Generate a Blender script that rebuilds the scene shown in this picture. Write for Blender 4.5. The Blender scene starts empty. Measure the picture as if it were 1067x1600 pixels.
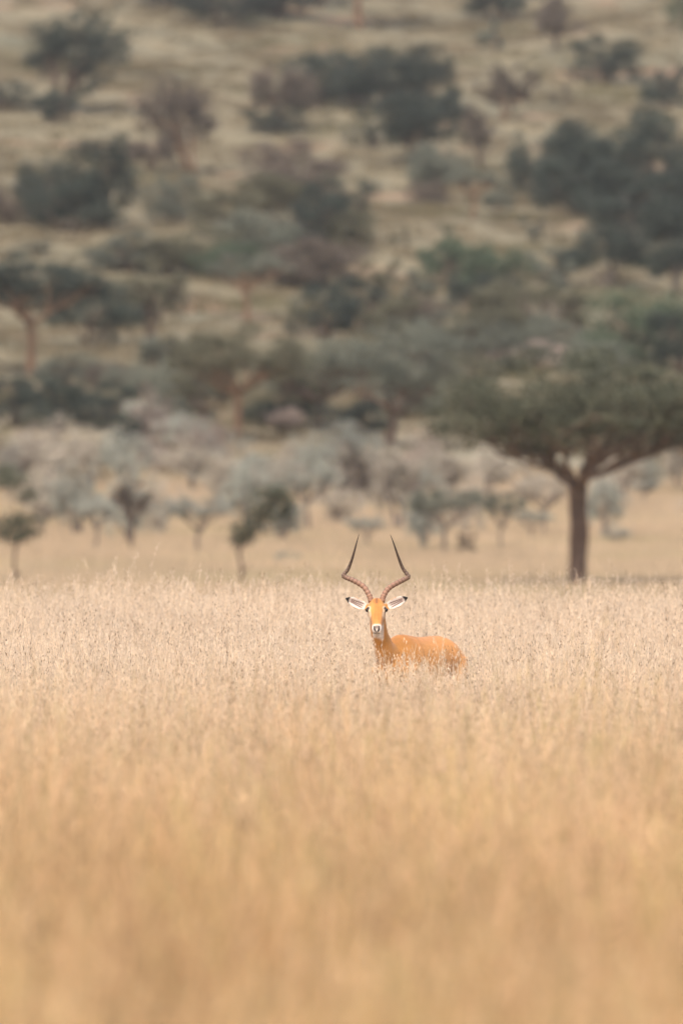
import bpy, bmesh, math, random
import numpy as np
from mathutils import Vector, Matrix, noise as mnoise

R = math.radians
sc = bpy.context.scene
COL = sc.collection

# ------------------------------------------------------------------ camera
CAM_H = 1.70                      # eye height, leaning out of a vehicle
FPX = 400.0 / 36.0 * 1600.0       # 400 mm lens on a 36 mm tall frame, in photograph pixels
HOR = 808.0                       # eye-level row
camd = bpy.data.cameras.new('camera')
cam = bpy.data.objects.new('camera', camd); COL.objects.link(cam)
camd.sensor_fit = 'VERTICAL'; camd.sensor_height = 36.0; camd.sensor_width = 24.0
camd.lens = 400.0
camd.clip_start = 0.5; camd.clip_end = 6000
cam.location = (0, 0, CAM_H)
cam.rotation_euler = (R(90) + math.atan((HOR - 800.0) / FPX), 0, 0)
camd.dof.use_dof = True
camd.dof.focus_distance = 75.0
camd.dof.aperture_fstop = 4.4
sc.camera = cam

# ------------------------------------------------------------------ sky, sun, exposure
SUN_EL, SUN_ROT = 58.0, 200.0     # degrees; soft high light under thin cloud, behind the camera
world = bpy.data.worlds.new('World'); sc.world = world; world.use_nodes = True
wn = world.node_tree.nodes; wl = world.node_tree.links
sky = wn.new('ShaderNodeTexSky'); sky.sky_type = 'NISHITA'; sky.sun_disc = False
sky.sun_elevation = R(SUN_EL); sky.sun_rotation = R(SUN_ROT)
sky.air_density = 1.0; sky.dust_density = 6.0; sky.ozone_density = 0.6
wn['Background'].inputs['Strength'].default_value = 0.15
wl.new(sky.outputs[0], wn['Background'].inputs['Color'])
sund = bpy.data.lights.new('sun', 'SUN'); sun = bpy.data.objects.new('sun', sund); COL.objects.link(sun)
sund.energy = 1.2; sund.angle = R(25); sund.color = (1.0, 0.94, 0.87)
az = R(SUN_ROT)
sd = Vector((math.sin(az) * math.cos(R(SUN_EL)), math.cos(az) * math.cos(R(SUN_EL)), math.sin(R(SUN_EL))))
sun.rotation_euler = (-sd).to_track_quat('-Z', 'Y').to_euler()
sun.location = (0, 0, 120)
vs = sc.view_settings
vs.view_transform = 'Standard'; vs.look = 'None'; vs.gamma = 1.0; vs.use_curve_mapping = False
vs.exposure = 0.92
sc.cycles.use_denoising = True
sc.cycles.max_bounces = 5; sc.cycles.diffuse_bounces = 3; sc.cycles.glossy_bounces = 1; sc.cycles.volume_bounces = 0
sc.cycles.transparent_max_bounces = 6
sc.cycles.caustics_reflective = False; sc.cycles.caustics_refractive = False

# ------------------------------------------------------------------ helpers
def tag(o, label=None, cat=None, group=None, kind=None):
    if label: o['label'] = label
    if cat: o['category'] = cat
    if group: o['group'] = group
    if kind: o['kind'] = kind
    return o

def mesh_np(name, V, Q=None, T=None, mat=None, smooth=False, col=None):
    """a mesh from numpy arrays: verts, quads, triangles"""
    V = np.asarray(V, np.float32).reshape(-1, 3)
    Q = np.zeros((0, 4), np.int32) if Q is None else np.asarray(Q, np.int32).reshape(-1, 4)
    T = np.zeros((0, 3), np.int32) if T is None else np.asarray(T, np.int32).reshape(-1, 3)
    me = bpy.data.meshes.new(name)
    me.vertices.add(len(V)); me.vertices.foreach_set('co', V.ravel())
    loops = np.concatenate([Q.ravel(), T.ravel()])
    me.loops.add(len(loops)); me.loops.foreach_set('vertex_index', loops)
    nq, nt = len(Q), len(T)
    st = np.concatenate([np.arange(nq) * 4, nq * 4 + np.arange(nt) * 3]).astype(np.int32)
    me.polygons.add(nq + nt); me.polygons.foreach_set('loop_start', st)
    if smooth: me.polygons.foreach_set('use_smooth', np.ones(nq + nt, bool))
    if col is not None:
        a = me.color_attributes.new('col', 'FLOAT_COLOR', 'POINT')
        c = np.ones((len(V), 4), np.float32); c[:, :3] = col
        a.data.foreach_set('color', c.ravel())
    me.update(); me.validate()
    if mat: me.materials.append(mat)
    return me

def link(name, data, parent=None):
    o = bpy.data.objects.new(name, data); COL.objects.link(o)
    if parent: o.parent = parent
    return o

class Geo:
    def __init__(s): s.V, s.Q, s.T, s.C, s.n = [], [], [], [], 0
    def add(s, V, Q=None, T=None, c=None):
        V = np.asarray(V, float).reshape(-1, 3)
        if Q is not None and len(Q): s.Q.append(np.asarray(Q) + s.n)
        if T is not None and len(T): s.T.append(np.asarray(T) + s.n)
        s.V.append(V); s.n += len(V)
        if c is not None:
            c = np.asarray(c, float)
            s.C.append(np.broadcast_to(c, (len(V), 3)))
    def mesh(s, name, mat=None, smooth=False):
        return mesh_np(name, np.concatenate(s.V), np.concatenate(s.Q) if s.Q else None,
                       np.concatenate(s.T) if s.T else None, mat, smooth,
                       np.concatenate(s.C) if s.C else None)
    def tube(s, P, rad, sides=6, c=None, cap=True):
        P = np.asarray(P, float); n = len(P); rad = np.broadcast_to(rad, (n,))
        tan = np.gradient(P, axis=0); tan /= np.linalg.norm(tan, axis=1)[:, None] + 1e-9
        ref = np.array([0.31, 0.87, 0.13]) if abs(tan[0, 2]) > .5 else np.array([.1, .05, 1.])
        u = ref - tan * (tan @ ref)[:, None]; u /= np.linalg.norm(u, axis=1)[:, None] + 1e-9
        w = np.cross(tan, u)
        a = np.arange(sides) * 2 * math.pi / sides
        V = P[:, None] + rad[:, None, None] * (np.cos(a)[None, :, None] * u[:, None] + np.sin(a)[None, :, None] * w[:, None])
        i, j = np.meshgrid(np.arange(n - 1), np.arange(sides), indexing='ij')
        k = (j + 1) % sides
        Q = np.stack([i * sides + j, i * sides + k, (i + 1) * sides + k, (i + 1) * sides + j], -1).reshape(-1, 4)
        V = V.reshape(-1, 3); T = None
        if cap:
            V = np.concatenate([V, P[-1:], P[:1]])
            jj = np.arange(sides); kk = (jj + 1) % sides; m = (n - 1) * sides
            T = np.concatenate([np.stack([m + jj, m + kk, np.full(sides, n * sides)], -1),
                                np.stack([kk, jj, np.full(sides, n * sides + 1)], -1)])
        s.add(V, Q, T, c)

def mat_new(name):
    m = bpy.data.materials.new(name); m.use_nodes = True
    nt = m.node_tree; b = nt.nodes['Principled BSDF']
    b.inputs['Specular IOR Level'].default_value = 0.2
    return m, nt, b

def nd(nt, t, **kw):
    n = nt.nodes.new(t)
    for k, v in kw.items(): setattr(n, k, v)
    return n

def mixrgb(nt, fac, a, b, blend='MIX'):
    n = nd(nt, 'ShaderNodeMix', data_type='RGBA', blend_type=blend)
    for sock, v in ((n.inputs[0], fac), (n.inputs[6], a), (n.inputs[7], b)):
        if isinstance(v, bpy.types.NodeSocket): nt.links.new(v, sock)
        elif isinstance(v, (tuple, list)): sock.default_value = (*v, 1)
        else: sock.default_value = v
    return n.outputs[2]

def ramp(nt, src, lo, hi):
    n = nd(nt, 'ShaderNodeMapRange'); n.interpolation_type = 'SMOOTHSTEP'
    nt.links.new(src, n.inputs[0]); n.inputs[1].default_value = lo; n.inputs[2].default_value = hi
    return n.outputs[0]

def noise_tex(nt, vec, scale, detail=4, rough=.6):
    n = nd(nt, 'ShaderNodeTexNoise'); n.inputs['Scale'].default_value = scale
    n.inputs['Detail'].default_value = detail; n.inputs['Roughness'].default_value = rough
    nt.links.new(vec, n.inputs['Vector']); return n.outputs['Fac']

# smooth pseudo noise in numpy, about -1..1
_nr = np.random.default_rng(5)
_ND = []
for k in range(7):
    a = _nr.uniform(0, 2 * math.pi); f = 1.0 * 1.45 ** (k % 4)
    _ND.append((math.cos(a) * f, math.sin(a) * f, _nr.uniform(0, 6.28), 1 / (1 + .35 * (k % 4))))
def pnoise(x, y, wl, seed=0):
    x = np.asarray(x, float); y = np.asarray(y, float); s = 0
    k = 2 * math.pi / wl
    for i, (cx, cy, ph, am) in enumerate(_ND):
        s = s + am * np.sin(k * (cx * x + cy * y) + ph + seed * (1.7 + i * .9))
    return s / 3.0

def resample(A, n):
    """smooth curve through the rows of A (Catmull-Rom)"""
    A = np.asarray(A, float); B = np.concatenate([2 * A[:1] - A[1:2], A, 2 * A[-1:] - A[-2:-1]])
    out = []
    for t in np.linspace(0, len(A) - 1 - 1e-6, n):
        i = int(t); f = t - i; p0, p1, p2, p3 = B[i:i + 4]
        out.append(.5 * (2 * p1 + (p2 - p0) * f + (2 * p0 - 5 * p1 + 4 * p2 - p3) * f * f + (3 * p1 - p0 - 3 * p2 + p3) * f ** 3))
    return np.array(out)

# ------------------------------------------------------------------ terrain
_pd = np.array([-400, -60, 0, 70, 75, 85, 95, 100, 112, 150, 220, 300, 330, 380, 430, 480, 550, 650, 750, 850, 1000, 1200, 1400, 1800, 3000], float)
_pz = np.array([-.5, 0, 0, 0, .0, .15, .36, .38, .2, -.35, -.6, -.33, .27, 1.12, 2.1, 4.07, 8.1, 16.6, 26.5, 37.5, 56, 76, 90, 98, 100], float)
_dd = np.arange(-400, 3000, 1.0)
_zz = np.interp(_dd, _pd, _pz)
_k = np.exp(-.5 * (np.arange(-15, 16) / 4.0) ** 2); _k /= _k.sum()
_zz = np.convolve(np.pad(_zz, 15, mode='edge'), _k, mode='valid')
def terrain(x, y):
    x = np.asarray(x, float); y = np.asarray(y, float)
    z = np.interp(y, _dd, _zz)
    far = np.clip((y - 420) / 220, 0, 1)
    z = z + far * (1.5 * pnoise(x, y, 130, 1) + .25 * pnoise(x, y, 60, 2))
    near = np.clip((140 - y) / 30, 0, 1)
    z = z + near * .035 * pnoise(x, y, 9, 3) * (1 - np.exp(-((x - .5) ** 2 + ((y - 75.5) / 1.5) ** 2) / 6))
    side = np.clip((np.abs(x) - 80) / 500, 0, 1)
    return z + side * 6 * pnoise(x, y, 400, 6) * np.clip((y - 200) / 400, 0, 1)

def ground_hit(px, py, d0=200.0):
    """the point of the ground seen at a photograph pixel"""
    d = np.arange(d0, 1500, .5)
    x = (px - 533.5) / FPX * d; z = CAM_H - (py - HOR) / FPX * d
    i = int(np.argmax(z <= terrain(x, d)))
    return float(x[i]), float(d[i])

# ground sheet
gx = np.unique(np.concatenate([np.arange(-40, 40.1, 1.0), np.arange(-120, 121, 6.), np.arange(-900, 901, 40.)]))
gy = np.unique(np.concatenate([np.arange(-400, 0, 25.), np.arange(0, 130, 1.0), np.arange(130, 440, 4.), np.arange(440, 1000, 5.), np.arange(1000, 3000, 50.)]))
X, Y = np.meshgrid(gx, gy, indexing='xy')
Z = terrain(X, Y)
i, j = np.meshgrid(np.arange(len(gy) - 1), np.arange(len(gx) - 1), indexing='ij'); w = len(gx)
Q = np.stack([i * w + j, i * w + j + 1, (i + 1) * w + j + 1, (i + 1) * w + j], -1).reshape(-1, 4)

m, nt, b = mat_new('dry_savanna_soil')
geo = nd(nt, 'ShaderNodeNewGeometry'); pos = geo.outputs['Position']
sep = nd(nt, 'ShaderNodeSeparateXYZ'); nt.links.new(pos, sep.inputs[0])
hill = ramp(nt, sep.outputs['Y'], 395, 560)
big = noise_tex(nt, pos, .05, 5, .6); mid = noise_tex(nt, pos, .32, 5, .65); fine = noise_tex(nt, pos, 2.5, 6, .7)
plain = mixrgb(nt, ramp(nt, mid, .35, .7), (.44, .36, .255), (.38, .31, .22))
plain = mixrgb(nt, ramp(nt, big, .5, .72), plain, (.36, .325, .235))
hillc = mixrgb(nt, ramp(nt, mid, .38, .66), (.195, .162, .098), (.135, .120, .078))
hillc = mixrgb(nt, ramp(nt, big, .52, .68), hillc, (.108, .110, .074))
red = noise_tex(nt, pos, .11, 4, .6)
hillc = mixrgb(nt, ramp(nt, red, .58, .68), hillc, (.24, .15, .092))
c = mixrgb(nt, hill, plain, hillc)
c = mixrgb(nt, ramp(nt, fine, .45, .8), c, mixrgb(nt, .45, c, (.16, .11, .06)))
nt.links.new(c, b.inputs['Base Color']); b.inputs['Roughness'].default_value = .95
bp = nd(nt, 'ShaderNodeBump'); bp.inputs['Strength'].default_value = .6; bp.inputs['Distance'].default_value = .2
nt.links.new(fine, bp.inputs['Height']); nt.links.new(bp.outputs[0], b.inputs['Normal'])
g = link('ground', mesh_np('ground', np.stack([X, Y, Z], -1), Q, None, m, True))
tag(g, 'dry straw coloured savanna plain rising into an ochre hillside', 'ground', kind='structure')

# ------------------------------------------------------------------ grass
def grass_material(name, tint=True, hue=(.42, .44, .26)):
    m, nt, b = mat_new(name)
    at = nd(nt, 'ShaderNodeAttribute', attribute_name='col')
    ti = nd(nt, 'ShaderNodeAttribute', attribute_name='tint', attribute_type='INSTANCER')
    gr = nd(nt, 'ShaderNodeAttribute', attribute_name='green', attribute_type='INSTANCER')
    c = mixrgb(nt, 1.0, at.outputs['Color'], ti.outputs['Color'], 'MULTIPLY')
    c = mixrgb(nt, gr.outputs['Fac'], c, mixrgb(nt, 1.0, c, (.76, .88, .70), 'MULTIPLY'))
    nt.links.new(c, b.inputs['Base Color']); b.inputs['Roughness'].default_value = .75
    tr = nd(nt, 'ShaderNodeBsdfTranslucent'); nt.links.new(c, tr.inputs['Color'])
    mx = nd(nt, 'ShaderNodeMixShader'); mx.inputs[0].default_value = .42
    nt.links.new(b.outputs[0], mx.inputs[1]); nt.links.new(tr.outputs[0], mx.inputs[2])
    nt.links.new(mx.outputs[0], nt.nodes['Material Output'].inputs['Surface'])
    return m
GRASS = grass_material('dry_grass_straw')

def ribbon(g, P, wid, side, c):
    P = np.asarray(P); n = len(P); wid = np.asarray(wid).reshape(-1, 1)
    V = np.empty((2 * n, 3)); V[0::2] = P - side * wid * .5; V[1::2] = P + side * wid * .5
    a = np.arange(n - 1) * 2
    g.add(V, np.stack([a, a + 1, a + 3, a + 2], -1), None, c)

def tall_tuft(seed):
    r = np.random.default_rng(seed); g = Geo()
    for k in range(24):                                   # seed stalks
        p0 = np.array([*r.normal(0, .17, 2), 0.]); h = float(np.clip(r.normal(.565, .10), .34, .84))
        a = r.uniform(0, 6.28); ln = abs(r.normal(.0, .09)) + .01
        d = np.array([math.cos(a), math.sin(a), 0]) * ln + np.array([.035, 0, 0])
        t = np.linspace(0, 1, 5)[:, None]
        P = p0 + d * (t ** 1.8) + np.array([0, 0, h]) * t
        b = r.uniform(0, 6.28); side = np.array([math.cos(b), math.sin(b), 0])
        cs = np.array([.71, .56, .38]) * r.uniform(.8, 1.12)
        ribbon(g, P, np.linspace(.0042, .0022, 5), side, cs)
        tip = P[-1]; dirv = (P[-1] - P[-2]); dirv /= np.linalg.norm(dirv)
        L = r.uniform(.08, .19); n = int(r.integers(8, 14)); darkp = r.choice([0.02, .08, .45], p=[.66, .26, .08])
        nod = np.array([math.cos(a), math.sin(a), -.25]) * r.uniform(.1, .5)
        for q in range(n):                                # spikelets of the seed head
            u = q / n
            c0 = tip - dirv * L * (1 - u) * .8 + nod * L * u * u * .7 + r.normal(0, .0075 * (1.2 - .6 * u), 3)
            dv = dirv + r.normal(0, .28, 3); dv /= np.linalg.norm(dv)
            sv = np.cross(dv, r.normal(0, 1, 3)); sv /= np.linalg.norm(sv) + 1e-6
            l, w2 = r.uniform(.012, .028), r.uniform(.0016, .0032)
            cc = np.array([.20, .125, .075]) if r.random() < darkp else np.array([.80, .66, .485]) * r.uniform(.88, 1.1)
            g.add([c0 - dv * l * .5, c0 + sv * w2, c0 + dv * l * .5, c0 - sv * w2], [[0, 1, 2, 3]], None, cc)
    for k in range(34):                                   # leaf blades
        p0 = np.array([*r.normal(0, .17, 2), 0.]); h = r.uniform(.22, .52)
        a = r.uniform(0, 6.28); ln = r.uniform(.05, .28)
        d = np.array([math.cos(a), math.sin(a), 0]) * ln
        t = np.linspace(0, 1, 5)[:, None]
        P = p0 + d * (t ** 1.6) + np.array([0, 0, h]) * (t - .28 * t ** 3)
        b = a + 1.57 + r.normal(0, .5); side = np.array([math.cos(b), math.sin(b), 0])
        cs = np.array([.66, .50, .31]) * r.uniform(.75, 1.15)
        ribbon(g, P, np.array([.0045, .006, .0055, .004, .001]), side, cs)
    return g.mesh('tall_grass_tuft', GRASS)

def low_tuft(seed, rad, h0, wid, n):
    r = np.random.default_rng(seed); g = Geo()
    for k in range(n):
        p0 = np.array([*r.normal(0, rad, 2), 0.]); h = r.uniform(.5, 1.) * h0
        a = r.uniform(0, 6.28); d = np.array([math.cos(a), math.sin(a), 0]) * h * r.uniform(.1, .7)
        t = np.linspace(0, 1, 4)[:, None]
        P = p0 + d * (t ** 1.6) + np.array([0, 0, h]) * t
        b = r.uniform(0, 6.28); side = np.array([math.cos(b), math.sin(b), 0])
        ribbon(g, P, np.array([1, 1, .7, .2]) * wid, side, np.array([.60, .47, .31]) * r.uniform(.8, 1.15))
    return g.mesh('low_grass_tuft', GRASS)

def scatter(name, pts, rotz, scl, tint, green, protos, label, cat, tilt=.03):
    coll = bpy.data.collections.new(name + '_tufts')
    for me in protos:
        coll.objects.link(bpy.data.objects.new(me.name, me))
    me = bpy.data.meshes.new(name)
    n = len(pts); me.vertices.add(n); me.vertices.foreach_set('co', np.asarray(pts, np.float32).ravel())
    rot = np.random.default_rng(3).normal(0, tilt, (n, 3)); rot[:, 2] = rotz
    for nm, ty, key, v in (('rot', 'FLOAT_VECTOR', 'vector', rot), ('scl', 'FLOAT_VECTOR', 'vector', scl),
                           ('tint', 'FLOAT_COLOR', 'color', np.concatenate([tint, np.ones((n, 1))], 1)), ('green', 'FLOAT', 'value', green)):
        me.attributes.new(nm, ty, 'POINT').data.foreach_set(key, np.asarray(v, np.float32).ravel())
    me.materials.append(GRASS)
    o = link(name, me)
    ng = bpy.data.node_groups.new(name + '_scatter', 'GeometryNodeTree')
    ng.interface.new_socket('Geometry', in_out='INPUT', socket_type='NodeSocketGeometry')
    ng.interface.new_socket('Geometry', in_out='OUTPUT', socket_type='NodeSocketGeometry')
    N = ng.nodes; Lk = ng.links
    gi = N.new('NodeGroupInput'); go = N.new('NodeGroupOutput')
    ci = N.new('GeometryNodeCollectionInfo'); ci.inputs['Collection'].default_value = coll
    ci.inputs['Separate Children'].default_value = True; ci.inputs['Reset Children'].default_value = True
    ip = N.new('GeometryNodeInstanceOnPoints'); ip.inputs['Pick Instance'].default_value = True
    ar = N.new('GeometryNodeInputNamedAttribute'); ar.data_type = 'FLOAT_VECTOR'; ar.inputs['Name'].default_value = 'rot'
    as_ = N.new('GeometryNodeInputNamedAttribute'); as_.data_type = 'FLOAT_VECTOR'; as_.inputs['Name'].default_value = 'scl'
    Lk.new(gi.outputs[0], ip.inputs['Points']); Lk.new(ci.outputs[0], ip.inputs['Instance'])
    Lk.new(ar.outputs[0], ip.inputs['Rotation']); Lk.new(as_.outputs[0], ip.inputs['Scale'])
    Lk.new(ip.outputs[0], go.inputs[0])
    md = o.modifiers.new('scatter', 'NODES'); md.node_group = ng
    tag(o, label, cat, kind='stuff')
    return o

rg = np.random.default_rng(11)
def rand_pts(x0, x1, y0, y1, dens):
    n = int(dens * (x1 - x0) * (y1 - y0))
    return np.stack([rg.uniform(x0, x1, n), rg.uniform(y0, y1, n)], -1)

P2 = np.concatenate([rand_pts(-6, 6, 14, 102, 24), rand_pts(-16, -6, 14, 102, 7), rand_pts(6, 16, 14, 102, 7)])
edge = 99 + 2.2 * pnoise(P2[:, 0], P2[:, 1], 6, 4)
P2 = P2[P2[:, 1] < edge]
clump = pnoise(P2[:, 0], P2[:, 1] * .5, .75, 31) + .6 * pnoise(P2[:, 0], P2[:, 1], 2.3, 33)      # tussocks with thin gaps nearer the camera
nearw = np.clip((62 - P2[:, 1]) / 14, 0, 1)
P2 = P2[rg.random(len(P2)) < 1 - nearw * (.72 - .62 * np.clip(clump + .5, 0, 1))]
x, y = P2.T; n = len(P2)
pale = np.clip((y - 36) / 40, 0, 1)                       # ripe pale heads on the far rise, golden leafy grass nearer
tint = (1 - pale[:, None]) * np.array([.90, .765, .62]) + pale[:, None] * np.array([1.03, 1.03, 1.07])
near_ = 1 - pale
tint = tint * np.clip(1 + .09 * pnoise(x, y, 5, 8) + .26 * near_ * pnoise(x, y * .10, .7, 18) + rg.normal(0, 1, n) * (.05 + .10 * near_), .55, 1.3)[:, None]
gold = np.clip(pnoise(x, y * .12, 1.1, 9) + .1, 0, 1)[:, None] * (.35 + .65 * near_[:, None])
tint = tint * (1 + gold * np.array([.02, -.07, -.2]))
green = np.clip(pnoise(x, y * .10, .8, 12) * 1.5 - .2, 0, 1) * (1 - pale) * .9 + .02 + .6 * (rg.random(n) < .13) * (1 - pale)
hs = (1 + .10 * pnoise(x, y, 4, 7)) * rg.uniform(.82, 1.14, n) * (1 + .16 * near_ * pnoise(x, y * .5, .75, 31)) * (1 + .22 * (rg.random(n) < .07))
hs = hs * (1 - .10 * np.exp(-((x - .45) / .8) ** 2 - ((y - 73.2) / 2.4) ** 2))      # pressed down where the impala walked in
scl = np.stack([np.ones(n), np.ones(n), hs], -1)
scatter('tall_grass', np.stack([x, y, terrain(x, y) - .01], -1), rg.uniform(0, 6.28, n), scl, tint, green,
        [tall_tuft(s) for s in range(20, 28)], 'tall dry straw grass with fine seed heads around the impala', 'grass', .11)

P2 = np.concatenate([rand_pts(-14, 14, 100, 290, .9), rand_pts(-24, 24, 290, 470, 1.8), rand_pts(-45, -24, 290, 470, .5), rand_pts(24, 45, 290, 470, .5)])
x, y = P2.T; keep = y > 101 + 2 * pnoise(x, y, 6, 4); x, y = x[keep], y[keep]; n = len(x)
tint = np.array([.90, .88, .89]) * (1 + .10 * pnoise(x, y, 14, 5) + rg.normal(0, .05, n))[:, None]
green = np.clip(pnoise(x, y, 20, 15) - .1, 0, 1) * .6
sc3 = np.repeat(rg.uniform(.7, 1.25, n)[:, None], 3, 1)
scatter('short_grass', np.stack([x, y, terrain(x, y) - .01], -1), rg.uniform(0, 6.28, n), sc3, tint, green,
        [low_tuft(s, .33, .34, .016, 46) for s in range(40, 44)], 'short pale dry grass on the open plain under the acacia', 'grass')

P2 = np.concatenate([rand_pts(-34, 34, 455, 950, .55), rand_pts(-75, -34, 455, 950, .2), rand_pts(34, 75, 455, 950, .2)])
x, y = P2.T; keep = pnoise(x, y, 24, 21) + rg.normal(0, .4, len(x)) > -.25; x, y = x[keep], y[keep]; n = len(x)
tint = np.array([.335, .335, .30]) * (1 + .14 * pnoise(x, y, 20, 5) + rg.normal(0, .10, n))[:, None]
green = np.clip(pnoise(x, y, 30, 16), 0, 1) * .8
sc3 = np.repeat(rg.uniform(.6, 1.4, n)[:, None], 3, 1)
scatter('hill_grass', np.stack([x, y, terrain(x, y) - .01], -1), rg.uniform(0, 6.28, n), sc3, tint, green,
        [low_tuft(s, .4, .42, .03, 40) for s in range(50, 54)], 'tufts of dull tan grass over the hillside', 'grass')

# ------------------------------------------------------------------ tree prototypes (unit height, unit width)
def leaves(g, C, size, r, flat=.0, N=None):
    C = np.asarray(C); n = len(C)
    if N is not None:                                     # leaf faces turned outward from their clump
        N = N + r.normal(0, .45, (n, 3)); N /= np.linalg.norm(N, axis=1)[:, None] + 1e-9
        a = np.cross(N, r.normal(0, 1, (n, 3))); a /= np.linalg.norm(a, axis=1)[:, None] + 1e-9
        b_ = np.cross(N, a); s = (size * r.uniform(.6, 1.4, n))[:, None]
        V = np.stack([C - a * s, C + b_ * s * .5, C + a * s, C - b_ * s * .5], 1).reshape(-1, 3)
        g.add(V, np.arange(4 * n).reshape(-1, 4)); return
    a = r.normal(0, 1, (n, 3)); a /= np.linalg.norm(a, axis=1)[:, None]
    b_ = r.normal(0, 1, (n, 3)); b_[:, 2] += flat; b_ = np.cross(a, b_); b_ /= np.linalg.norm(b_, axis=1)[:, None] + 1e-9
    s = (size * r.uniform(.6, 1.4, n))[:, None]
    V = np.stack([C - a * s, C + b_ * s * .5, C + a * s, C - b_ * s * .5], 1).reshape(-1, 3)
    g.add(V, np.arange(4 * n).reshape(-1, 4))

def wander(p0, p1, n, amp, r):
    t = np.linspace(0, 1, n)[:, None]
    P = np.asarray(p0) * (1 - t) + np.asarray(p1) * t
    off = np.cumsum(r.normal(0, amp, (n, 3)), axis=0); off -= t * off[-1]; off[0] = 0
    return P + off

def acacia(seed, clear=.44, nleaf=9000, lsize=.013, npads=120, limbs=6, limb_r=.019, twin=False):
    """umbrella thorn: clear stem, limbs fanning out under a flat layered crown"""
    r = np.random.default_rng(seed); T = Geo(); L = Geo()
    fork = np.array([r.normal(0, .015), r.normal(0, .015), clear])
    if twin:
        for sx in (-1, 1):
            P = wander([sx * .006, 0, -.02], fork + np.array([sx * .020, 0, .0]), 9, .004, r)
            T.tube(P, np.linspace(.021, .0150, 9), 9)
        T.tube(wander([0, 0, -.02], [.004, 0, clear * .58], 7, .003, r), np.linspace(.031, .022, 7), 9)
    else:
        T.tube(wander([0, 0, -.02], fork, 9, .006, r), np.linspace(.034, .022, 9), 8)
    tips = []
    def dome(x, y):                                       # underside and top of the crown
        q = min(1.0, math.hypot(x, y) / .5)
        lo = clear + .055 + .11 * q + .03 * math.sin(9 * x + seed) * math.cos(8 * y)
        hi = 1.0 - .05 * q - .19 * q ** 2.4 + .03 * math.sin(7 * x + 2 * seed) * math.sin(8 * y + seed)
        return lo, hi
    a0 = r.uniform(0, 6.28)
    for k in range(limbs):
        a = a0 + k * 6.283 / limbs + r.normal(0, .22); rr = r.uniform(.24, .34)
        lo, hi = dome(rr * math.cos(a), rr * math.sin(a))
        e = np.array([rr * math.cos(a), rr * math.sin(a), lo + .04 * (hi - lo)])
        s0 = fork + np.array([0, 0, r.uniform(-.05, .0)])
        mid_ = s0 + (e - s0) * .5 + np.array([0, 0, r.uniform(-.03, .05)])
        P = np.concatenate([wander(s0, mid_, 5, .006, r), wander(mid_, e, 5, .007, r)[1:]])
        T.tube(P, np.linspace(limb_r, limb_r * .47, len(P)), 6)
        for q in range(4):
            b_ = a + r.normal(0, .5); r2 = min(.49, rr + r.uniform(-.1, .19))
            lo, hi = dome(r2 * math.cos(b_), r2 * math.sin(b_))
            e2 = np.array([r2 * math.cos(b_), r2 * math.sin(b_), lo + r.uniform(.1, .75) * (hi - lo)])
            st = P[int(r.integers(3, len(P)))]
            P2 = wander(st, e2, 6, .008, r); T.tube(P2, np.linspace(.009, .004, 6), 5)
            tips.append(e2)
            for q2 in range(3):
                e3 = e2 + r.normal(0, 1, 3) * np.array([.07, .07, .03]); st3 = P2[int(r.integers(2, 5))]
                T.tube(wander(st3, e3, 4, .006, r), np.linspace(.004, .0015, 4), 4); tips.append(e3)
    pads = list(tips)
    while len(pads) < npads:
        rr = .49 * math.sqrt(r.random()); a = r.uniform(0, 6.28); xx, yy = rr * math.cos(a), rr * math.sin(a)
        lo, hi = dome(xx, yy); u = 1 - .85 * r.random() ** 1.5
        pads.append(np.array([xx, yy, lo + u * (hi - lo)]))
    C = []
    for p in pads:
        m_ = int(nleaf / len(pads) * r.uniform(.4, 1.7)); sr = r.uniform(.028, .06)
        q = p + r.normal(0, 1, (m_, 3)) * np.array([sr, sr, sr * .42])
        C.append(q)
    C = np.concatenate(C); rad = np.hypot(C[:, 0], C[:, 1]); C = C[(rad < .56) & (C[:, 2] < 1.03)]
    leaves(L, C, lsize, r, 0, np.tile([0, 0, .7], (len(C), 1)))
    return T.mesh('trunk', BARK, True), L.mesh('crown', None)

def bush(seed, base=.08, nleaf=6500, lsize=.017, nlobes=36, top=1.0, stems=5):
    """rounded evergreen: several stems, lumpy dense crown nearly to the ground"""
    r = np.random.default_rng(seed); T = Geo(); L = Geo(); C = []
    lobes = []; NR = []
    for k in range(nlobes):
        a = r.uniform(0, 6.28); rr = .40 * math.sqrt(r.random()); hh = top * (1 - 1.2 * rr * rr) * r.uniform(.85, 1.02)
        s = r.uniform(.06, .175)
        z = base + .05 + max(.05, hh - base - .05 - s * .75) * r.random() ** .9
        lobes.append((np.array([rr * math.cos(a), rr * math.sin(a), z]), s))
    for p, s in lobes:
        m_ = int(nleaf / nlobes * (s / .125) ** 2)
        d = r.normal(0, 1, (m_, 3)); d /= np.linalg.norm(d, axis=1)[:, None]
        q = p + d * (s * r.uniform(.35, 1.08, m_) ** .6)[:, None] * np.array([1, 1, .85])
        C.append(q + r.normal(0, .012, (m_, 3))); NR.append(d + np.array([0, 0, .25]))
    for k in range(stems):
        p, s = lobes[k]; st = np.array([*r.normal(0, .03, 2), -.02])
        P = wander(st, p, 8, .012, r); T.tube(P, np.linspace(.022, .006, 8), 6)
        for q in range(3):
            e = lobes[int(r.integers(0, nlobes))][0]
            T.tube(wander(P[int(r.integers(2, 6))], e, 6, .01, r), np.linspace(.010, .003, 6), 5)
    C = np.concatenate(C); NR = np.concatenate(NR); k = C[:, 2] > .01; C, NR = C[k], NR[k]
    leaves(L, C, lsize, r, 0, NR)
    return T.mesh('trunk', BARK, True), L.mesh('crown', None)

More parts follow.
